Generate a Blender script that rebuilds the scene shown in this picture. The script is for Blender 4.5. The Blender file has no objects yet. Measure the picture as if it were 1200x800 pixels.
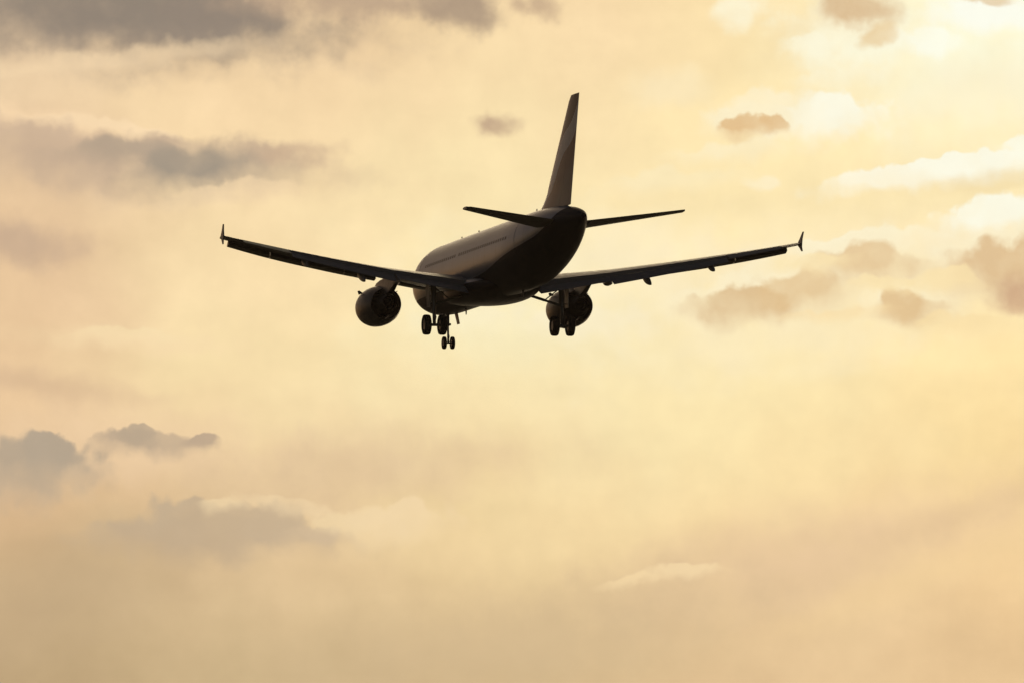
import bpy, bmesh, math, random
import numpy as np
from mathutils import Vector, Matrix, Euler

R = math.radians
D2 = bpy.context.scene
C = D2.collection
random.seed(4)

# ------------------------------------------------------------------ camera
CAM_EL = 7.5                       # the camera looks up by this many degrees
HFOV = 8.449
cam_d = bpy.data.cameras.new('camera')
cam = bpy.data.objects.new('camera', cam_d); C.objects.link(cam)
cam.location = (0, 0, 1.7)
cam.rotation_euler = (R(90 + CAM_EL), 0, 0)
cam_d.sensor_fit = 'HORIZONTAL'
cam_d.angle = R(HFOV)
cam_d.clip_start = 1.0
cam_d.clip_end = 200000.0
D2.camera = cam

# ------------------------------------------------------------------ view, sampling
D2.view_settings.view_transform = 'Standard'
D2.view_settings.look = 'None'
D2.view_settings.exposure = 0.0
D2.view_settings.gamma = 1.0
D2.render.engine = 'CYCLES'
D2.cycles.use_denoising = True
D2.cycles.max_bounces = 8

# ------------------------------------------------------------------ sun, veiled by thin cloud
SUN_AZ, SUN_EL = 3.95, 10.0        # degrees right of the view's heading, above the horizon
sun_d = bpy.data.lights.new('sun', 'SUN')
sun_d.energy = 0.5
sun_d.angle = R(25)
sun_d.color = (1.0, 0.80, 0.52)
sun = bpy.data.objects.new('sun', sun_d); C.objects.link(sun)
sun_dir = Vector((math.sin(R(SUN_AZ)) * math.cos(R(SUN_EL)), math.cos(R(SUN_AZ)) * math.cos(R(SUN_EL)), math.sin(R(SUN_EL))))
sun.rotation_euler = sun_dir.to_track_quat('Z', 'Y').to_euler()
sun.location = (300, 900, 400)

# ------------------------------------------------------------------ sky
def lin(c):
    out = []
    for v in c:
        v = v / 255
        out.append(v / 12.92 if v <= .04045 else ((v + .055) / 1.055) ** 2.4)
    return tuple(out)

PPD = 600 / math.tan(R(HFOV / 2)) * math.pi / 180      # 1/1200ths of the field per degree
def sky_at(px, py):                                    # bearing and height (degrees) seen at 1200ths of the field
    return ((px - 600) / PPD, (400 - py) / PPD)

world = bpy.data.worlds.new('World'); D2.world = world
world.use_nodes = True
wt = world.node_tree; wt.nodes.clear()
class G:                                               # tiny node builder
    def __init__(s, t): s.t = t
    def n(s, kind, **kw):
        x = s.t.nodes.new(kind)
        for k, v in kw.items(): setattr(x, k, v)
        return x
    def put(s, sock, v):
        if isinstance(v, bpy.types.NodeSocket): s.t.links.new(v, sock)
        elif v is not None: sock.default_value = v
    def m(s, op, a, b=None, c=None, clamp=False):
        x = s.n('ShaderNodeMath', operation=op, use_clamp=clamp)
        s.put(x.inputs[0], a)
        if b is not None: s.put(x.inputs[1], b)
        if c is not None: s.put(x.inputs[2], c)
        return x.outputs[0]
    def vm(s, op, a, b=None):
        x = s.n('ShaderNodeVectorMath', operation=op)
        s.put(x.inputs[0], a)
        if b is not None: s.put(x.inputs[1], b)
        return x.outputs['Value'] if op in ('LENGTH', 'DOT_PRODUCT', 'DISTANCE') else x.outputs[0]
    def xyz(s, x, y, z):
        k = s.n('ShaderNodeCombineXYZ')
        for i, v in enumerate((x, y, z)): s.put(k.inputs[i], v)
        return k.outputs[0]
    def sep(s, v):
        k = s.n('ShaderNodeSeparateXYZ'); s.put(k.inputs[0], v); return k.outputs
    def noise(s, v, scale, detail=4, rough=.55, dist=0.0, color=False, dim='3D'):
        k = s.n('ShaderNodeTexNoise', noise_dimensions=dim); s.put(k.inputs['Vector'], v)
        k.inputs['Scale'].default_value = scale; k.inputs['Detail'].default_value = detail
        k.inputs['Roughness'].default_value = rough; k.inputs['Distortion'].default_value = dist
        return k.outputs['Color' if color else 'Fac']
    def ss(s, v, a, b, lo=0.0, hi=1.0, smooth=True):
        k = s.n('ShaderNodeMapRange', interpolation_type='SMOOTHSTEP' if smooth else 'LINEAR')
        s.put(k.inputs['Value'], v)
        k.inputs['From Min'].default_value = a; k.inputs['From Max'].default_value = b
        k.inputs['To Min'].default_value = lo; k.inputs['To Max'].default_value = hi
        return k.outputs['Result']
    def mix(s, f, a, b, blend='MIX'):
        k = s.n('ShaderNodeMix', data_type='RGBA', blend_type=blend)
        s.put(k.inputs[0], f)
        for i, v in ((6, a), (7, b)):
            s.put(k.inputs[i], v if isinstance(v, bpy.types.NodeSocket) else tuple(v) + (1,))
        return k.outputs[2]
    def ramp(s, f, stops, interp='B_SPLINE'):
        k = s.n('ShaderNodeValToRGB'); s.put(k.inputs[0], f)
        r = k.color_ramp; r.interpolation = interp
        while len(r.elements) < len(stops): r.elements.new(.5)
        for e, (p, c) in zip(r.elements, sorted(stops)): e.position = p; e.color = tuple(c) + (1,)
        return k.outputs[0]
w = G(wt)
d = w.n('ShaderNodeTexCoord').outputs['Generated']
dx, dy, dz = w.sep(w.vm('NORMALIZE', d))
az = w.m('MULTIPLY', w.m('ARCTAN2', dx, dy), 180 / math.pi)
el = w.m('SUBTRACT', w.m('MULTIPLY', w.m('ARCSINE', dz), 180 / math.pi), CAM_EL)
P0 = w.xyz(az, el, 0.0)
# broad colour of the lit cloud veil: columns of bearing, each a ramp over height
VEIL = {   # bearing slot: colours from y = 0 down to y = 800
    0:    [(226,196,160), (230,201,164), (228,196,158), (226,192,154), (228,194,154), (226,191,151), (214,178,138), (196,168,130), (184,157,120)],
    300:  [(232,200,158), (239,208,166), (241,211,167), (243,216,171), (243,219,170), (234,204,160), (226,194,152), (213,185,144), (200,174,134)],
    600:  [(242,212,168), (247,220,174), (249,226,178), (249,229,180), (246,230,182), (243,221,174), (239,211,160), (225,195,150), (208,180,138)],
    900:  [(246,220,170), (247,223,173), (248,226,176), (249,227,179), (248,228,178), (246,222,170), (243,213,162), (232,200,155), (222,188,145)],
    1200: [(253,238,192), (252,233,184), (250,230,182), (248,226,178), (250,222,166), (248,218,160), (242,208,155), (234,198,150), (224,190,145)],
}
wl = w.noise(P0, .55, 3, .5, color=True, dim='2D')
warp_l = w.vm('MULTIPLY', w.vm('SUBTRACT', wl, (.5, .5, .5)), (2.2, 1.5, 0))
Pl = w.vm('ADD', P0, warp_l)
ul, vl, _ = w.sep(Pl)
vfac = w.m('ADD', w.m('MULTIPLY', vl, -PPD / 800), .5, clamp=True)
col = None
keys = sorted(VEIL)
for i, k in enumerate(keys):
    c = w.ramp(vfac, [(j / 8, lin(v)) for j, v in enumerate(VEIL[k])])
    if col is None: col = c
    else:
        a0, a1 = sky_at(keys[i - 1], 0)[0], sky_at(k, 0)[0]
        col = w.mix(w.ss(ul, a0, a1), col, c)
# streaks of the high veil, slanting down to the left
st = w.n('ShaderNodeMapping'); w.put(st.inputs[0], w.vm('ADD', P0, w.vm('MULTIPLY', warp_l, (.35, .35, 0))))
st.inputs['Rotation'].default_value = (0, 0, R(-17)); st.inputs['Scale'].default_value = (.42, 1.6, 1)
sn = w.noise(st.outputs[0], .8, 5, .5, dim='2D')
col = w.mix(1.0, col, w.mix(sn, (.96, .96, .93), (1.16, 1.19, 1.18)), 'MULTIPLY')
mo = w.noise(P0, 1.7, 6, .55, dim='2D')
col = w.mix(1.0, col, w.mix(mo, (.96, .955, .95), (1.05, 1.05, 1.05)), 'MULTIPLY')

# single clouds
wc = w.noise(P0, 1.5, 5, .55, color=True, dim='2D')
Pc = w.vm('ADD', P0, w.vm('MULTIPLY', w.vm('SUBTRACT', wc, (.5, .5, .5)), (.26, .20, 0)))
wf = w.noise(P0, 4.5, 4, .5, color=True, dim='2D')
Pc = w.vm('ADD', Pc, w.vm('MULTIPLY', w.vm('SUBTRACT', wf, (.5, .5, .5)), (.15, .12, 0)))
nf = w.m('SUBTRACT', w.noise(P0, 2.6, 5, .52, dim='2D'), .5)
def cells(scale, sm):
    k = w.n('ShaderNodeTexVoronoi', voronoi_dimensions='2D', feature='SMOOTH_F1'); w.put(k.inputs['Vector'], Pc)
    k.inputs['Scale'].default_value = scale; k.inputs['Smoothness'].default_value = sm
    return k.outputs['Distance']
bil = w.m('ADD', w.m('MULTIPLY', w.m('SUBTRACT', cells(3.6, .4), .47), .9), w.m('MULTIPLY', w.m('SUBTRACT', cells(8.5, .4), .47), .4))
thick = w.m('ADD', w.m('MULTIPLY', w.noise(P0, 2.1, 5, .5, dim='2D'), 1.0), .46, clamp=True)
def cloud(x, y, rx, ry, rgb, op=1.0, soft=.5, k=1.0, rot=0, heap=0.0, col_in=None):
    cx, cy = sky_at(x, y)
    cr_, sr_ = math.cos(R(rot)), math.sin(R(rot)); ax, ay = rx / PPD, ry / PPD
    u_ = w.m('SUBTRACT', w.vm('DOT_PRODUCT', Pc, (cr_/ax, sr_/ax, 0)), (cx*cr_ + cy*sr_)/ax)
    yl = w.m('SUBTRACT', w.vm('DOT_PRODUCT', Pc, (-sr_/ay, cr_/ay, 0)), (-cx*sr_ + cy*cr_)/ay)
    far = w.m('SQRT', w.m('MULTIPLY_ADD', u_, u_, w.m('MULTIPLY', yl, yl)))
    dist = w.m('MULTIPLY_ADD', nf, k*1.7, far)
    e = soft*1.15
    if heap:                                             # heaped cloud: crisp knobbly top, soft base
        dist = w.m('ADD', dist, w.m('MULTIPLY', bil, heap))
        e = w.ss(yl, -.7, .5, soft*1.6, soft*.45)
        q = w.m('DIVIDE', w.m('SUBTRACT', w.m('ADD', 1, e), dist), w.m('MULTIPLY', e, 2), clamp=True)
        a = w.ss(q, 0, 1, 0, op)
    else:
        a = w.ss(dist, 1 + e, 1 - e, 0, op)
    return w.mix(w.m('MULTIPLY', a, thick), col_in, lin(rgb))
CLOUDS = [
    # x, y, rx, ry, colour, opacity, softness, raggedness, tilt
    # glow of the veiled sun and bright banks near it
    (1170, 50, 165, 95, (255, 254, 226), .85, .85, .4, 0),
    (1010, 40, 70, 42, (255, 252, 225), .8, .45, 1.0, 0),
    (975, 140, 62, 24, (255, 251, 228), 1.0, .35, .6, 6, .6),
    (905, 130, 46, 22, (254, 243, 210), .7, .5, .8, 0, .5),
    (1045, 211, 85, 15, (255, 248, 222), 1.0, .35, .6, 3, .6),
    (1150, 192, 65, 16, (255, 252, 230), 1.0, .35, .6, 6, .6),
    (1165, 252, 58, 20, (255, 253, 232), 1.0, .35, .6, 6, .6),
    (1080, 285, 150, 14, (254, 243, 212), .6, .6, 1.0, 4),
    (1180, 20, 80, 22, (255, 255, 240), .95, .4, .9, 0),
    (790, 105, 45, 22, (253, 236, 196), .5, .6, 1.0, 0),
    (900, 215, 16, 9, (254, 242, 208), .6, .4, .8, 0),
    (870, 12, 26, 18, (255, 250, 222), .8, .5, .9, 30),
    (985, 335, 190, 62, (254, 236, 194), .6, .8, .7, 6),
    (1165, 110, 80, 30, (254, 242, 206), .6, .7, .8, 10),
    (700, 315, 150, 50, (253, 241, 210), .45, .8, 1.0, 0),
    (600, 385, 120, 40, (250, 240, 200), .5, .8, 1.0, 0),
    (900, 395, 160, 40, (254, 238, 196), .5, .7, 1.0, 8),
    (1085, 48, 34, 16, (255, 255, 236), .9, .45, .6, 0, .6),
    (960, 48, 30, 13, (255, 250, 222), .7, .5, .7, 0, .6),
    (1000, 92, 46, 9, (255, 247, 215), .5, .6, .7, 4, .5),
    (860, 175, 60, 10, (254, 242, 206), .55, .65, .7, 4, .5),
    (780, 210, 70, 12, (252, 238, 198), .45, .7, .7, 6, .4),
    (1195, 172, 24, 10, (255, 253, 232), .9, .4, .6, 0, .6),
    (1000, 283, 80, 8, (255, 247, 216), .7, .55, .6, 5, .5),
    (640, 300, 40, 14, (253, 240, 206), .5, .7, .6, 0, .4),
    (560, 372, 60, 12, (252, 240, 204), .5, .7, .6, 0, .4),
    (690, 378, 60, 16, (254, 241, 208), .5, .7, .6, 0, .4),
    (150, 395, 60, 8, (251, 228, 180), .6, .6, .6, 0, .4),
    # warm shaded clouds on the right, first their lit rims
    (872, 351, 60, 25, (254, 241, 204), .8, .5, .5, -4, .5),
    (938, 332, 60, 27, (254, 241, 204), .8, .5, .5, 10, .5),
    (1020, 301, 72, 23, (254, 241, 204), .8, .5, .5, 0, .5),
    (1066, 351, 48, 24, (254, 241, 204), .8, .5, .5, 0, .5),
    (1190, 308, 74, 40, (254, 241, 204), .8, .5, .5, 0, .5),
    (885, 144, 48, 18, (254, 241, 204), .8, .5, .5, 0, .5),
    (1012, 18, 62, 26, (254, 241, 204), .8, .5, .5, 0, .5),
    (1010, 14, 46, 22, (216, 182, 138), .85, .4, .9, 0),
    (1032, 46, 22, 11, (235, 205, 155), .8, .4, .8, 20),
    (872, 150, 24, 11, (228, 190, 138), .9, .5, .7, 8, .5),
    (906, 147, 16, 8, (228, 190, 138), .85, .5, .7, 0, .5),
    (1160, 215, 50, 12, (240, 216, 165), .55, .6, .9, 8),
    (872, 358, 48, 20, (220, 186, 138), .85, .5, .6, -4, .5),
    (938, 340, 46, 22, (227, 194, 144), .8, .55, .6, 10, .5),
    (1020, 308, 58, 18, (228, 195, 146), .8, .55, .6, 0, .5),
    (1066, 358, 38, 19, (225, 190, 139), .85, .5, .5, 0, .5),
    (1190, 318, 62, 34, (222, 187, 140), .85, .55, .6, 0, .5),
    (1192, 350, 32, 22, (206, 166, 132), .8, .5, .8, 0),
    (955, 308, 44, 9, (253, 231, 180), .85, .6, .7, 8, .5),
    (1045, 333, 46, 9, (253, 230, 178), .85, .6, .7, 0, .5),
    (985, 365, 42, 8, (252, 226, 174), .8, .6, .7, 6, .5),
    (1115, 330, 34, 12, (253, 229, 176), .8, .6, .7, 0, .5),
    (1130, 378, 46, 10, (251, 224, 168), .6, .7, .7, 0, .5),
    (1165, 0, 30, 7, (226, 196, 150), .7, .4, .6, 0),
    # grey clouds, upper left
    (110, 4, 270, 66, (172, 152, 133), .85, .6, .7, -4),
    (120, 8, 200, 44, (146, 133, 119), 1.0, .5, .7, -5, .25),
    (250, 24, 52, 30, (148, 134, 120), .9, .5, .7, 0, .25),
    (110, 72, 170, 10, (248, 219, 177), .6, .6, 1.0, 6),
    (400, 0, 120, 18, (188, 162, 136), .85, .6, .9, 0),
    (530, 4, 50, 26, (172, 150, 128), .9, .5, .8, -12),
    (630, 8, 26, 16, (196, 168, 138), .8, .5, .8, 0),
    (40, 145, 130, 14, (250, 218, 176), .7, .6, 1.0, -8),
    (120, 152, 90, 9, (253, 224, 182), .7, .6, .6, -8, .4),
    (70, 182, 120, 34, (200, 174, 149), .8, .7, .6, -8, .3),
    (215, 188, 140, 26, (194, 170, 145), .85, .7, .6, -2, .3),
    (222, 200, 66, 24, (164, 151, 134), 1.0, .7, .4, 6, .2),
    (150, 180, 60, 14, (176, 159, 139), .6, .7, .4, -6, .2),
    (265, 228, 70, 10, (252, 222, 178), .5, .7, .6, 6, .3),
    (345, 180, 42, 12, (202, 174, 145), .8, .6, .8, 0),
    (25, 290, 65, 24, (198, 170, 144), .8, .65, .8, -8),
    (585, 144, 22, 12, (198, 170, 140), 1.0, .6, .2, 0),
    # lower left
    (30, 452, 110, 16, (214, 182, 147), .6, .7, .8, -8),
    (150, 402, 100, 12, (250, 222, 176), .6, .7, 1.0, -3),
    (120, 525, 150, 40, (240, 208, 168), .65, .7, .9, 0),
    (30, 552, 70, 36, (184, 166, 143), .95, .5, .4, 4, .6),
    (52, 530, 34, 20, (182, 165, 143), .95, .4, .4, 4, .6),
    (172, 520, 56, 12, (192, 170, 144), .92, .5, .4, -2, .5),
    (158, 512, 24, 11, (187, 167, 142), .9, .35, .5, 0, .6),
    (236, 518, 18, 8, (192, 169, 143), .95, .4, .5, 0, .5),
    (420, 548, 170, 36, (222, 192, 155), .6, .8, .8, 4),
    (250, 628, 130, 22, (199, 176, 146), 1.0, .5, .4, -1, .4),
    (208, 606, 44, 26, (198, 176, 147), .95, .4, .5, 0, .6),
    (300, 616, 56, 26, (203, 180, 149), .95, .4, .5, 0, .6),
    (372, 624, 36, 12, (212, 187, 153), .95, .5, .5, 0, .4),
    (335, 593, 50, 8, (247, 220, 176), .6, .55, .6, -8, .5),
    (400, 611, 34, 9, (245, 219, 173), .6, .55, .6, -6, .5),
    (465, 608, 52, 20, (244, 217, 172), .9, .5, .6, 0, .6),
    (262, 592, 24, 7, (247, 221, 176), .7, .6, .6, 0, .5),
    # low right: thin lit wisp, shaded veil and slanting shafts
    (960, 650, 220, 46, (233, 200, 160), .7, .85, .6, 12),
    (620, 750, 230, 56, (211, 184, 143), .75, .7, .6, 10),
    (90, 690, 200, 50, (196, 169, 133), .5, .85, .6, 22),
    (1120, 660, 150, 17, (245, 212, 158), .6, .85, .5, 22),
    (1130, 605, 150, 16, (228, 196, 153), .55, .85, .5, 20),
    (800, 667, 38, 9, (250, 223, 175), .65, .5, .6, 4, .4),
    (738, 678, 30, 7, (249, 221, 172), .65, .6, .6, 9, .4),
]
for c in CLOUDS: col = cloud(*c, col_in=col)
last = w.noise(P0, 3.4, 5, .55, dim='2D')
col = w.mix(1.0, col, w.mix(last, (.97, .967, .965), (1.03, 1.033, 1.035)), 'MULTIPLY')

ny = w.n('ShaderNodeTexSky', sky_type='NISHITA', sun_disc=False)
ny.sun_elevation = R(SUN_EL); ny.sun_rotation = R(SUN_AZ); ny.dust_density = 3.0; ny.air_density = 1.0
SKY = .1
d = w.n('ShaderNodeTexCoord').outputs['Generated']
dz = w.sep(d)[2]
warm = w.mix(1.0, w.mix(1.0, ny.outputs[0], (.66, .49, .43), 'MULTIPLY'), w.ramp(dz, [(0, (.9, .9, .9)), (.15, (.75, .75, .75)), (.38, (.42, .42, .42)), (.65, (.30, .30, .30)), (1, (.28, .28, .28))]), 'MULTIPLY')   # unseen sky dimmed towards the zenith, added to darken the fuselage crown
near = w.m('ARCCOSINE', w.vm('DOT_PRODUCT', d, tuple(sun_dir)))
fade = w.ss(near, R(11), R(34))
final = w.mix(fade, w.mix(1.0, col, (1 / SKY,) * 3, 'MULTIPLY'), warm)
bg = w.n('ShaderNodeBackground'); w.put(bg.inputs[0], final); bg.inputs[1].default_value = SKY
wo = w.n('ShaderNodeOutputWorld'); wt.links.new(bg.outputs[0], wo.inputs[0])

# ------------------------------------------------------------------ materials
def mat(name, rgb, rough=.45, metal=0.0, coat=0.0, var=.12, scale=1.2):
    m = bpy.data.materials.new(name); m.use_nodes = True
    g = G(m.node_tree); b = m.node_tree.nodes['Principled BSDF']
    oc = g.n('ShaderNodeTexCoord').outputs['Object']
    nz = g.noise(oc, scale, 6, .6)
    c = g.mix(nz, tuple(v * (1 - var) for v in rgb), tuple(min(1, v * (1 + var)) for v in rgb))
    g.put(b.inputs['Base Color'], c)
    g.put(b.inputs['Roughness'], g.ss(g.noise(oc, scale * 3, 4), .3, .7, max(0, rough - .06), rough + .06))
    b.inputs['Metallic'].default_value = metal; b.inputs['Specular IOR Level'].default_value = .3; b.inputs['Coat Weight'].default_value = coat
    return m
M = {
    'wing': mat('wing grey paint', (.30, .30, .31), .4),
    'metal': mat('bare slat metal', (.42, .41, .40), .35, .8),
    'navy': mat('navy paint', (.022, .019, .026), .5),
    'cowl': mat('engine cowl paint', (.12, .11, .115), .4),
    'hot': mat('exhaust metal', (.06, .055, .05), .55, .8, var=.3),
    'duct': mat('dark duct lining', (.03, .03, .03), .7),
    'strut': mat('strut steel', (.22, .22, .22), .4, .5),
    'tyre': mat('tyre rubber', (.018, .018, .018), .8),
    'glass': mat('window glass', (.07, .07, .075), .4),
    'door': mat('gear door paint', (.30, .30, .30), .4),
    'grass': mat('airfield grass', (.10, .09, .05), .9, var=.4, scale=.02),
}
# fuselage livery: silver above, navy belly that sweeps up towards the tail; x along the body (y local), z up
X0 = 18.0
def livery(drop=0.0):
    m = bpy.data.materials.new('silver and navy livery'); m.use_nodes = True
    g = G(m.node_tree); b = m.node_tree.nodes['Principled BSDF']
    oc = g.n('ShaderNodeTexCoord').outputs['Object']
    _, y, z = g.sep(oc)
    s = g.m('SUBTRACT', X0, y)                                     # station from the nose
    f = g.m('DIVIDE', s, 40.0)
    edge = g.n('ShaderNodeValToRGB'); g.put(edge.inputs[0], f)
    r = edge.color_ramp; r.interpolation = 'B_SPLINE'
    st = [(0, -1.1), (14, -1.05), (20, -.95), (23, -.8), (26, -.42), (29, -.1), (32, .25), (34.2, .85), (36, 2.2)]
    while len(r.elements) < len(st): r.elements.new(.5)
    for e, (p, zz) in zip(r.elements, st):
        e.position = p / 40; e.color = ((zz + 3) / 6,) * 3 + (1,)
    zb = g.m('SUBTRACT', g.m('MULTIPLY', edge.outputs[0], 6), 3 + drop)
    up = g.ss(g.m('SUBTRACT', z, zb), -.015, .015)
    nz = g.noise(oc, .8, 6, .6)
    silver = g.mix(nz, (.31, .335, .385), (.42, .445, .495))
    # skin joints: thin darker rings along the body
    ring = g.m('ABSOLUTE', g.m('SUBTRACT', g.m('FRACT', g.m('DIVIDE', s, 2.65)), .5))
    silver = g.mix(g.ss(ring, .006, .012), (.30, .30, .30), silver)
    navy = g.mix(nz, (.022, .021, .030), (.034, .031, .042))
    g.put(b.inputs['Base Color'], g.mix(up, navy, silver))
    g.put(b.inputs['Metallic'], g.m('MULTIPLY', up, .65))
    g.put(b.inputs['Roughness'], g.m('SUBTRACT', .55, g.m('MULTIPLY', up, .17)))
    b.inputs['Specular IOR Level'].default_value = .25
    lm = g.n('ShaderNodeMapping'); g.put(lm.inputs[0], oc); lm.inputs['Scale'].default_value = (2.2, .12, 2.2)
    bp = g.n('ShaderNodeBump'); bp.inputs['Strength'].default_value = .25; bp.inputs['Distance'].default_value = .05
    g.put(bp.inputs['Height'], g.noise(lm.outputs[0], 1.0, 3, .5)); g.put(b.inputs['Normal'], bp.outputs[0])
    return m
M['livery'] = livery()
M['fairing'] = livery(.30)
def fin_livery():
    m = bpy.data.materials.new('tail fin livery'); m.use_nodes = True
    g = G(m.node_tree); b = m.node_tree.nodes['Principled BSDF']
    oc = g.n('ShaderNodeTexCoord').outputs['Object']
    _, y, z = g.sep(oc)
    # bands slant down towards the leading edge and wave a little
    h = g.m('ADD', z, g.m('MULTIPLY', g.m('SUBTRACT', X0 - 36.0, y), -.62))
    h = g.m('ADD', h, g.m('MULTIPLY', g.m('SINE', g.m('MULTIPLY', y, 1.7)), .16))
    silver, red, white, navy = (.23, .22, .225), (.20, .075, .07), (.92, .92, .94), (.12, .058, .062)
    c = g.mix(g.ss(h, 4.0, 5.4), silver, red)
    c = g.mix(g.ss(h, 5.75, 5.9), c, white)
    c = g.mix(g.ss(h, 6.8, 6.95), c, navy)
    g.put(b.inputs['Base Color'], g.mix(g.noise(oc, .9, 5), g.mix(1, c, (.9, .9, .9), 'MULTIPLY'), c))
    b.inputs['Roughness'].default_value = .35
    return m
M['fin'] = fin_livery()

# ------------------------------------------------------------------ mesh helpers; local axes: x starboard, y forward, z up
def st(x, y, z): return Vector((y, X0 - x, z))                      # station aft of nose, starboard, up -> local
class MB:
    def __init__(s): s.v = []; s.f = []
    def ring_loft(s, rings, cap0=True, cap1=True, closed=True):
        n = len(rings[0]); o = len(s.v)
        for r in rings: s.v += [tuple(p) for p in r]
        for i in range(len(rings) - 1):
            for j in range(n if closed else n - 1):
                k = (j + 1) % n
                s.f.append((o + i*n + j, o + i*n + k, o + (i+1)*n + k, o + (i+1)*n + j))
        if cap0: s.f.append(tuple(o + j for j in range(n))[::-1])
        if cap1: s.f.append(tuple(o + (len(rings)-1)*n + j for j in range(n)))
        return s
    def tube(s, a, b, r0, r1=None, n=12):
        a, b = Vector(a), Vector(b); r1 = r0 if r1 is None else r1
        q = (b - a).to_track_quat('Z', 'Y')
        rg = lambda c, r: [c + q @ Vector((r*math.cos(2*math.pi*j/n), r*math.sin(2*math.pi*j/n), 0)) for j in range(n)]
        return s.ring_loft([rg(a, r0), rg(b, r1)])
    def lathe(s, c, axis, prof, n=40, cap0=True, cap1=True):       # prof: (along, radius)
        q = Vector(axis).to_track_quat('Z', 'Y'); c = Vector(c)
        rings = [[c + q @ Vector((r*math.cos(2*math.pi*j/n), r*math.sin(2*math.pi*j/n), t)) for j in range(n)] for t, r in prof]
        return s.ring_loft(rings, cap0, cap1)
    def plate(s, pts, nrm, th):                                    # flat outline with thickness
        nrm = Vector(nrm).normalized() * th / 2
        return s.ring_loft([[Vector(p) - nrm for p in pts], [Vector(p) + nrm for p in pts]])
    def build(s, name, m, parent, smooth=40):
        me = bpy.data.meshes.new(name); me.from_pydata(s.v, [], s.f); me.validate()
        bm = bmesh.new(); bm.from_mesh(me)
        bmesh.ops.recalc_face_normals(bm, faces=bm.faces)
        for e in bm.edges:
            if len(e.link_faces) == 2: e.smooth = e.calc_face_angle() < R(smooth)
        for f in bm.faces: f.smooth = True
        bm.to_mesh(me); bm.free()
        me.materials.append(m)
        o = bpy.data.objects.new(name, me); C.objects.link(o); o.parent = parent
        return o
def interp(xs, ys, x):                                             # monotone cubic (Fritsch-Carlson)
    xs, ys, x = map(lambda a: np.asarray(a, float), (xs, ys, x))
    h = np.diff(xs); dl = np.diff(ys) / h
    m_ = np.zeros(len(xs)); m_[0], m_[-1] = dl[0], dl[-1]
    for i in range(1, len(xs) - 1):
        m_[i] = 0 if dl[i-1]*dl[i] <= 0 else 2*dl[i-1]*dl[i] / (dl[i-1] + dl[i])
    i = np.clip(np.searchsorted(xs, x) - 1, 0, len(h) - 1)
    t = (x - xs[i]) / h[i]
    return ((2*t**3-3*t**2+1)*ys[i] + (t**3-2*t**2+t)*h[i]*m_[i] + (-2*t**3+3*t**2)*ys[i+1] + (t**3-t**2)*h[i]*m_[i+1])
def foil(c0, c1, t, n=14, camber=.012):
    """closed section between chord fractions c0..c1: upper from c1 to c0, then lower back to c1"""
    u = .5 * (1 - np.cos(np.linspace(0, math.pi, n)))
    x = c0 + (c1 - c0) * u
    yt = 5*t*(.2969*np.sqrt(x) - .1260*x - .3516*x**2 + .2843*x**3 - .1015*x**4) + .0008
    cb = camber * 4 * x * (1 - x)
    up = list(zip(x, cb + yt))[::-1]; lo = list(zip(x, cb - yt))
    if c0 <= 0: lo = lo[1:]
    return up + lo

# ------------------------------------------------------------------ ground
gm = MB(); gm.ring_loft([[Vector((math.cos(a)*3000, math.sin(a)*3000, 0)) for a in np.linspace(0, 2*math.pi, 64, endpoint=False)],
                         [Vector((math.cos(a)*3000, math.sin(a)*3000, -2)) for a in np.linspace(0, 2*math.pi, 64, endpoint=False)]])
ground = gm.build('ground', M['grass'], None); ground['kind'] = 'structure'
# thin warm haze round everything, added to lift the blacks like lens glare
hm = bpy.data.materials.new('shadow lift haze'); hm.use_nodes = True
ht = hm.node_tree; ht.nodes.clear()
pv = ht.nodes.new('ShaderNodeVolumePrincipled'); pv.inputs['Color'].default_value = (.96, .82, .74, 1)
pv.inputs['Density'].default_value = 3.2e-5; pv.inputs['Anisotropy'].default_value = .55
ho = ht.nodes.new('ShaderNodeOutputMaterial'); ht.links.new(pv.outputs[0], ho.inputs['Volume'])
hz = MB().ring_loft([[Vector((a*3100, b*3100, z)) for a, b in ((-1, -1), (1, -1), (1, 1), (-1, 1))] for z in (-3, 140)]).build('haze', hm, None)
hz['kind'] = 'stuff'

# ------------------------------------------------------------------ the airliner
jet = bpy.data.objects.new('airliner', None); C.objects.link(jet)
jet['label'] = 'twin engine airliner descending with its landing gear down, dark against the golden sky'
jet['category'] = 'airplane'
# place: heading, pitch and bank found from the photograph's foreshortening
YAW, PIT, ROL, TX, TY, DIST = R(-13.82), R(-4.09), R(-.50), -.74, 4.53, 400.0
def rot3(a, i):
    return Matrix.Rotation(a, 3, 'XYZ'[i])
cr, sr, cp, sp, cy_, sy_ = math.cos(ROL), math.sin(ROL), math.cos(PIT), math.sin(PIT), math.cos(YAW), math.sin(YAW)
A = (Matrix(((cy_, 0, sy_), (0, 1, 0), (-sy_, 0, cy_))) @ Matrix(((1, 0, 0), (0, cp, sp), (0, -sp, cp))) @ Matrix(((cr, -sr, 0), (sr, cr, 0), (0, 0, 1))))
ce, se = math.cos(R(CAM_EL)), math.sin(R(CAM_EL))
CM = Matrix(((1, 0, 0), (0, -se, ce), (0, ce, se)))                 # columns: right, up, forward of the line of sight
L = Matrix(((1, 0, 0), (0, 0, 1), (0, 1, 0)))                       # local (x, y, z) -> (right, up, forward)
B = CM @ A @ L
jet.matrix_world = Matrix.Translation(Vector((0, 0, 1.7)) + CM @ Vector((TX, TY, DIST))) @ B.to_4x4()

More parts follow.
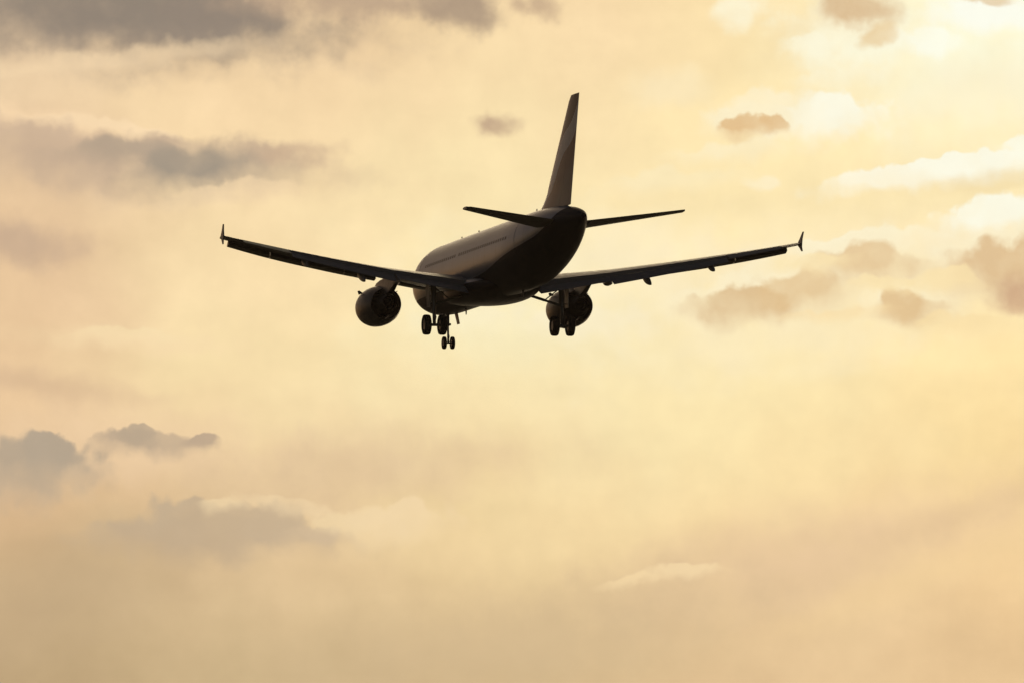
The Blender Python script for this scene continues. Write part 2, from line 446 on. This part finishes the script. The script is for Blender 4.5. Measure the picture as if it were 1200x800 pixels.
# fuselage
FX  = [0, .12, .5, 1.0, 1.7, 2.5, 3.5, 4.6, 6.2, 24.0, 26, 28, 30, 32, 34, 35.5, 36.7, 37.3, 37.55]
FT  = [-.50, -.22, .06, .40, .86, 1.36, 1.78, 1.98, 2.07, 2.07, 2.07, 2.06, 2.04, 1.98, 1.84, 1.64, 1.42, 1.25, 1.14]
FB  = [-.58, -.86, -1.16, -1.43, -1.66, -1.83, -1.96, -2.03, -2.07, -2.07, -1.97, -1.68, -1.25, -.72, -.12, .30, .60, .73, .80]
FW  = [.03, .33, .66, .98, 1.3, 1.56, 1.78, 1.9, 1.975, 1.975, 1.96, 1.88, 1.72, 1.46, 1.10, .76, .44, .26, .17]
def body_section(x, n=64):
    t, b, hw = float(interp(FX, FT, x)), float(interp(FX, FB, x)), float(interp(FX, FW, x))
    zc, hh = (t + b) / 2, (t - b) / 2
    return [st(x, hw*math.sin(2*math.pi*j/n), zc + hh*math.cos(2*math.pi*j/n)) for j in range(n)]
def body_y(x, z):                                                  # half width of the body at a height
    t, b, hw = float(interp(FX, FT, x)), float(interp(FX, FB, x)), float(interp(FX, FW, x))
    q = (z - (t + b) / 2) / ((t - b) / 2)
    return hw * math.sqrt(max(0, 1 - q*q))
xs = sorted(set(list(np.linspace(0, 1, 9)) + list(np.linspace(1, 7, 20)) + list(np.linspace(7, 24, 18)) + list(np.linspace(24, 37.55, 40))))
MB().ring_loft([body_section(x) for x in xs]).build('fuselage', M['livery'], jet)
MB().lathe(st(37.5, 0, .97), (0, -1, 0.02), [(0, .15), (.16, .15), (.16, .12), (.02, .115)], 24).build('exhaust_pipe', M['hot'], jet)
# cabin windows on the port side, each pane let into the skin
def skin_patch(x0, x1, z0, z1, sgn, out=.006, n=4):
    mb = MB(); rows = []
    for a in np.linspace(x0, x1, 3):
        rows.append([st(a, sgn*(body_y(a, z) + out), z) for z in np.linspace(z0, z1, n)])
    rows2 = [[p + Vector((-sgn*.03, 0, 0)) for p in r] for r in rows]
    o = 0
    ringed = [r + r2[::-1] for r, r2 in zip(rows, rows2)]
    return mb.ring_loft(ringed)
for sgn in (-1, 1):
    for k in range(38):
        x = 7.3 + k*.533
        if 15.2 < x < 15.6: continue
        skin_patch(x, x + .25, .53, .70, sgn).build('cabin_window', M['glass'], jet)
    for x in (5.0, 28.1):
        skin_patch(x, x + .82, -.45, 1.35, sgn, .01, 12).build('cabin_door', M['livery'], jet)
# belly fairing round the wing roots
def fair(x, n=48):
    u = (x - 10.2) / (22.6 - 10.2)
    s_ = max(0.0, math.sin(math.pi * min(1, max(0, u)) ** .9)) ** .55
    hw, top, bot = .9 + 1.42*s_, -1.5 + .78*s_, -1.62 - .62*s_
    zc, hh = (top + bot)/2, (top - bot)/2
    pts = []
    for j in range(n):
        a = 2*math.pi*j/n; ca, sa = math.cos(a), math.sin(a)
        e = .72
        pts.append(st(x, hw*math.copysign(abs(sa)**e, sa), zc + hh*math.copysign(abs(ca)**e, ca)))
    return pts
MB().ring_loft([fair(x) for x in np.linspace(10.3, 22.5, 40)]).build('belly_fairing', M['fairing'], jet)

# ---- wings
SPAN = 17.0
def w_le(y): return 12.45 + (y - 1.98)*.548
def w_te(y):
    if y < 6.4: return 19.45 + (y - 1.98)*.03
    return 19.58 + (y - 6.4)*(22.25 - 19.58)/(SPAN - 6.4)
def w_z(y): return -1.28 + .0893*y + .74*(y/SPAN)**2
def w_inc(y): return R(np.interp(y, [0, 6.4, 17], [5.0, 3.2, .6]))
def w_th(y): return float(np.interp(y, [0, 6.4, 17], [.15, .118, .108]))
def wing_pt(sgn, y, cx, cz):
    c = w_te(y) - w_le(y); a = w_inc(y)
    px, pz = (cx - .4)*c, cz*c
    return st(w_le(y) + .4*c + px*math.cos(a) + pz*math.sin(a), sgn*y, w_z(y) - px*math.sin(a) + pz*math.cos(a))
def wing_seg(mb, sgn, y0, y1, c0, c1, n=5):
    mb.ring_loft([[wing_pt(sgn, y, cx, cz) for cx, cz in foil(c0, c1, w_th(y))] for y in np.linspace(y0, y1, n)])
def moved(sgn, y0, y1, c0, c1, ang, dxc, dzc, hinge=None, th=None, n=5, own=False):
    """a movable surface: section c0..c1 of the wing (or an own small foil) turned trailing edge down by ang about its nose"""
    mb = MB(); rings = []
    for y in np.linspace(y0, y1, n):
        if own: sec = [(c0 + (c1 - c0)*a, (c1 - c0)*b) for a, b in foil(0, 1, th)]
        else: sec = foil(c0, c1, w_th(y))
        hx, hz = hinge if hinge else (c0, 0.0)
        ca, sa = math.cos(ang), math.sin(ang)
        rings.append([wing_pt(sgn, y, hx + (a-hx)*ca + (b-hz)*sa + dxc, hz - (a-hx)*sa + (b-hz)*ca + dzc) for a, b in sec])
    return mb.ring_loft(rings)
for sgn in (-1, 1):
    mb = MB()
    wing_seg(mb, sgn, .6, 12.88, .02, .83, 9)
    wing_seg(mb, sgn, 12.885, 15.85, .02, .755, 4)
    wing_seg(mb, sgn, 15.855, 16.97, .0, 1.0, 4)
    wing = mb.build('wing', M['wing'], jet)
    FL = R(25)
    moved(sgn, 2.15, 6.35, .81, .985, R(18), .015, -.018, (.81, 0), .13, own=True).build('flap', M['wing'], wing)
    moved(sgn, 6.42, 12.85, .79, 1.02, FL, .02, -.022, (.79, 0), .14, own=True).build('flap', M['wing'], wing)
    moved(sgn, 12.93, 15.82, .765, 1.0, R(13), 0, 0, (.765, .008)).build('aileron', M['wing'], wing)
    for y0, y1 in ((2.5, 5.15), (6.75, 8.85), (8.88, 11.3), (11.33, 13.75), (13.78, 16.5)):
        mb = MB(); rg = []
        for y in np.linspace(y0, y1, 5):
            sc, sz, sa = (float(np.interp(y, [2, 6, 11, 16.5], q)) for q in ((.12, .14, .18, .25), (-.010, -.022, -.05, -.10), (20, 21, 24, 28)))
            ca, sa = math.cos(R(-sa)), math.sin(R(-sa))
            rg.append([wing_pt(sgn, y, sc + (a_ - sc)*ca + b_*sa - .05, -(a_ - sc)*sa + b_*ca + sz) for a_, b_ in foil(0, sc, w_th(y))])
        mb.ring_loft(rg).build('slat', M['metal'], wing)
    # five spoiler panels lie flat on the upper skin, 4 mm proud
    for y0, y1 in ((3.2, 6.2), (6.6, 8.1), (8.14, 9.64), (9.68, 11.18), (11.22, 12.7)):
        mb = MB(); rg = []
        for y in np.linspace(y0, y1, 3):
            up = [p for p in foil(.68, .826, w_th(y), 6)][:6]
            rg.append([wing_pt(sgn, y, a, b + .002) for a, b in up] + [wing_pt(sgn, y, a, b - .001) for a, b in up[::-1]])
        mb.ring_loft(rg).build('spoiler', M['wing'], wing)
    for y, ln, r in ((6.25, 2.5, .20), (8.45, 2.6, .25), (12.0, 2.2, .22)):    # canoe fairings over the flap tracks
        c = w_te(y) - w_le(y); a = wing_pt(sgn, y, .62, -.065); e = wing_pt(sgn, y, 1.0, -.085 if y < 7 else -.18)
        ax = (e - a).normalized(); l = (e - a).length + .35
        prof = [(l*t, r*max(.02, math.sin(math.pi*min(1, t**.75*.98 + .01))**.7)) for t in np.linspace(0, 1, 14)]
        fm = MB(); q = ax.to_track_quat('Y', 'Z')
        rings = [[a + ax*t + q @ Vector((rr*.62*math.cos(2*math.pi*j/16), 0, rr*math.sin(2*math.pi*j/16) - .05)) for j in range(16)] for t, rr in prof]
        fm.ring_loft(rings).build('flap_track_fairing', M['wing'], wing)
    # wingtip fence: swept arrow plate above and below the tip
    xl, zt = w_le(SPAN), w_z(SPAN)
    out = [(xl + .45, zt), (xl + .95, zt + .30), (xl + 1.42, zt + .66), (xl + 1.58, zt + .66), (xl + 1.40, zt + .25), (xl + 1.36, zt), (xl + 1.30, zt - .2), (xl + 1.36, zt - .46), (xl + 1.22, zt - .46), (xl + .85, zt - .2)]
    MB().plate([st(a, sgn*(SPAN + .03*abs(b - zt)*3), b) for a, b in out], (1, 0, 0), .055).build('wingtip_fence', M['wing'], wing)

# ---- engines under the wings
EY, EZ, EX = 5.75, -2.10, 10.0
for sgn in (-1, 1):
    c = st(EX, sgn*EY, EZ)
    outer = [(0, 1.00), (.05, 1.06), (.25, 1.14), (.7, 1.21), (1.3, 1.25), (2.0, 1.25), (2.7, 1.20), (3.3, 1.09), (3.75, .97)]
    inner = [(3.76, .94), (3.3, 1.00), (2.6, 1.02), (1.4, .93), (.5, .88), (.12, .92), (.0, .98)]
    eng = MB().lathe(c, (0, -1, 0), [(t, r*.93) for t, r in outer + inner + [outer[0]]], 56, False, False).build('engine', M['cowl'], jet)
    MB().lathe(c + Vector((0, -1.2, 0)), (0, -1, 0), [(0, .2), (.0, .84), (.12, .84), (.12, .25)], 40).build('fan', M['hot'], eng)
    MB().lathe(c + Vector((0, -.75, 0)), (0, -1, 0), [(0, .01), (.15, .12), (.44, .24)], 24).build('spinner', M['strut'], eng)
    MB().lathe(c + Vector((0, -1.33, 0)), (0, -1, 0), [(0, .55), (1.2, .68), (2.2, .66), (3.0, .53), (3.55, .42), (3.55, .39), (3.0, .40)], 40).build('core_nozzle', M['hot'], eng)
    MB().lathe(c + Vector((0, -4.25, 0)), (0, -1, 0), [(0, .3), (.4, .26), (.8, .15), (1.05, .03)], 32).build('exhaust_plug', M['hot'], eng)
    # pylon: a slim box from the cowl top up to the wing underside
    mb = MB(); rg = []
    for x, zt_, zb_, hw in ((EX + .9, EZ + 1.16, EZ + 1.0, .05), (EX + 1.8, EZ + 1.32, EZ + 1.0, .14), (EX + 3.0, EZ + 1.42, EZ + .75, .17), (EX + 4.2, EZ + 1.45, EZ + .45, .17), (EX + 5.3, EZ + 1.45, EZ + .62, .17), (EX + 6.6, EZ + 1.35, EZ + 1.0, .10), (EX + 7.6, EZ + 1.28, EZ + 1.2, .03)):
        rg.append([st(x, sgn*EY + a, b) for a, b in ((-hw, zb_), (-hw, zt_), (hw, zt_), (hw, zb_))])
    mb.ring_loft(rg).build('pylon', M['cowl'], eng, 25)
    for q in (-1, 1):
        an = R(38); ca, sa = math.cos(an), math.sin(an)
        p = lambda x, r: st(EX + x, sgn*EY + q*r*ca, EZ + r*sa)
        MB().plate([p(.75, 1.20), p(1.35, 1.46), p(1.75, 1.46), p(1.85, 1.22)], Vector((-q*sa, 0, ca)), .03).build('strake', M['navy'], eng)

# ---- landing gear
def wheel_parts(parent, c, rad, wid):
    wh = MB()
    h = wid/2
    prof = [(-h*.62, rad*.55), (-h*.9, rad*.66), (-h, rad*.80), (-h*.86, rad*.94), (-h*.5, rad*.995), (0, rad), (h*.5, rad*.995), (h*.86, rad*.94), (h, rad*.80), (h*.9, rad*.66), (h*.62, rad*.55)]
    o = wh.lathe(c, (1, 0, 0), prof, 36).build('wheel', M['tyre'], parent)
    MB().lathe(c, (1, 0, 0), [(-h*.75, rad*.2), (-h*.7, rad*.5), (h*.7, rad*.5), (h*.75, rad*.2)], 24).build('rim', M['strut'], o)
AX = -3.60
for sgn in (-1, 1):
    g = bpy.data.objects.new('main_landing_gear', None); C.objects.link(g); g.parent = jet
    top, axle = st(17.45, sgn*3.8, -1.0), st(17.71, sgn*3.8, AX)
    mid = top.lerp(axle, .55)
    mb = MB().tube(top, mid, .17, .15, 16).tube(mid, axle + Vector((0, 0, .02)), .10, .10, 16).tube(axle + Vector((-.5, 0, 0)), axle + Vector((.5, 0, 0)), .085, n=14)
    mb.tube(axle + Vector((0, -.02, .75)), axle + Vector((0, -.38, .42)), .045).tube(axle + Vector((0, -.38, .42)), axle + Vector((0, -.06, .08)), .045)  # torque link
    mb.build('strut', M['strut'], g)
    b1 = st(17.3, sgn*1.75, -1.75)
    kn = b1.lerp(mid, .52)
    MB().tube(b1, kn, .085, n=10).tube(kn, mid, .075, n=10).tube(kn, top.lerp(mid, .25), .035, n=8).build('side_brace', M['strut'], g)
    for q in (-.4635, .4635):
        wheel_parts(g, axle + Vector((q, 0, 0)), .585, .41)
    dx_ = sgn*.34
    MB().plate([top + Vector((dx_, .45, -.05)), top + Vector((dx_, -.45, -.05)), mid + Vector((dx_*.9, -.42, -.12)), mid + Vector((dx_*.9, .42, -.12))], (1, 0, .0), .03).build('gear_door', M['door'], g)
    for p in (mid + Vector((0, 0, .1)), top + Vector((0, 0, -.4))):
        MB().tube(p, p + Vector((dx_*.9, 0, 0)), .03).build('door_link', M['strut'], g)
g = bpy.data.objects.new('nose_landing_gear', None); C.objects.link(g); g.parent = jet
top, axle = st(4.95, 0, -1.7), st(5.07, 0, -3.70)
mid = top.lerp(axle, .5)
mb = MB().tube(top, mid, .11, .10).tube(mid, axle, .065).tube(axle + Vector((-.27, 0, 0)), axle + Vector((.27, 0, 0)), .05)
mb.tube(axle + Vector((0, -.02, .6)), axle + Vector((0, -.26, .36)), .03).tube(axle + Vector((0, -.26, .36)), axle + Vector((0, -.03, .1)), .03)
mb.tube(mid + Vector((0, 0, .05)), st(3.5, 0, -1.8), .05)
mb.tube(mid + Vector((-.2, .1, .1)), mid + Vector((.2, .1, .1)), .07)
mb.build('strut', M['strut'], g)
for q in (-.25, .25): wheel_parts(g, axle + Vector((q, 0, 0)), .375, .21)
for q in (-1, 1):
    MB().plate([st(5.0, q*.42, -1.95), st(5.75, q*.42, -1.95), st(5.7, q*.56, -2.62), st(5.1, q*.56, -2.62)], (1, 0, .2*q), .03).build('gear_door', M['door'], g)

# ---- tail
def fin_le(z):
    base = 28.95 + (z - 2.0)*(35.05 - 28.95)/5.85
    return base - 1.5*max(0, (3.0 - z)/1.3)**2.2*.9
def fin_te(z): return 34.85 + (z - 2.0)*(36.95 - 34.85)/5.85
def fin_seg(c0, c1, z0, z1, n):
    rg = []
    for z in np.linspace(z0, z1, n):
        c = fin_te(z) - fin_le(z)
        if z > 7.6: c_le = fin_le(z) + .35*((z - 7.6)/.25)**2*.5
        else: c_le = fin_le(z)
        c = fin_te(z) - c_le
        rg.append([st(c_le + a*c, b*c, z) for a, b in foil(c0, c1, .10 if z > 2.9 else .09, camber=0)])
    return MB().ring_loft(rg)
fin = fin_seg(0, .70, 1.72, 7.85, 22).build('tail_fin', M['fin'], jet)
fin_seg(.704, 1.0, 1.86, 7.85, 18).build('rudder', M['fin'], fin)
HS = 6.22
def h_le(y): return 31.15 + y*(35.1 - 31.15)/HS
def h_te(y): return 35.15 + y*(36.45 - 35.15)/HS
HI = R(-1.5)
def h_seg(sgn, c0, c1, y0, y1, n=6):
    rg = []
    for y in np.linspace(y0, y1, n):
        c = h_te(y) - h_le(y)
        r = []
        for a, b in foil(c0, c1, .105, camber=-.004):
            xx = h_le(y) + a*c; zz = .78 + .105*y + b*c
            r.append(st(33.5 + (xx - 33.5)*math.cos(HI), sgn*y, zz - (xx - 33.5)*math.sin(HI)))
        rg.append(r)
    return MB().ring_loft(rg)
for sgn in (-1, 1):
    hs = h_seg(sgn, 0, .70, .25, HS).build('tailplane', M['wing'], jet)
    h_seg(sgn, .705, 1.0, 1.1, HS - .12).build('elevator', M['wing'], hs)
# blade aerials on the crown
for x in (8.6, 12.9, 26.9):
    z = float(interp(FX, FT, x))
    MB().plate([st(x, 0, z - .03), st(x + .12, 0, z + .22), st(x + .26, 0, z + .22), st(x + .38, 0, z - .03)], (1, 0, 0), .02).build('blade_aerial', M['wing'], jet)
for x in (9.5, 23.5):
    MB().plate([st(x, 0, -2.04), st(x + .14, 0, -2.38), st(x + .28, 0, -2.38), st(x + .4, 0, -2.04)], (1, 0, 0), .03).build('blade_aerial', M['wing'], jet)
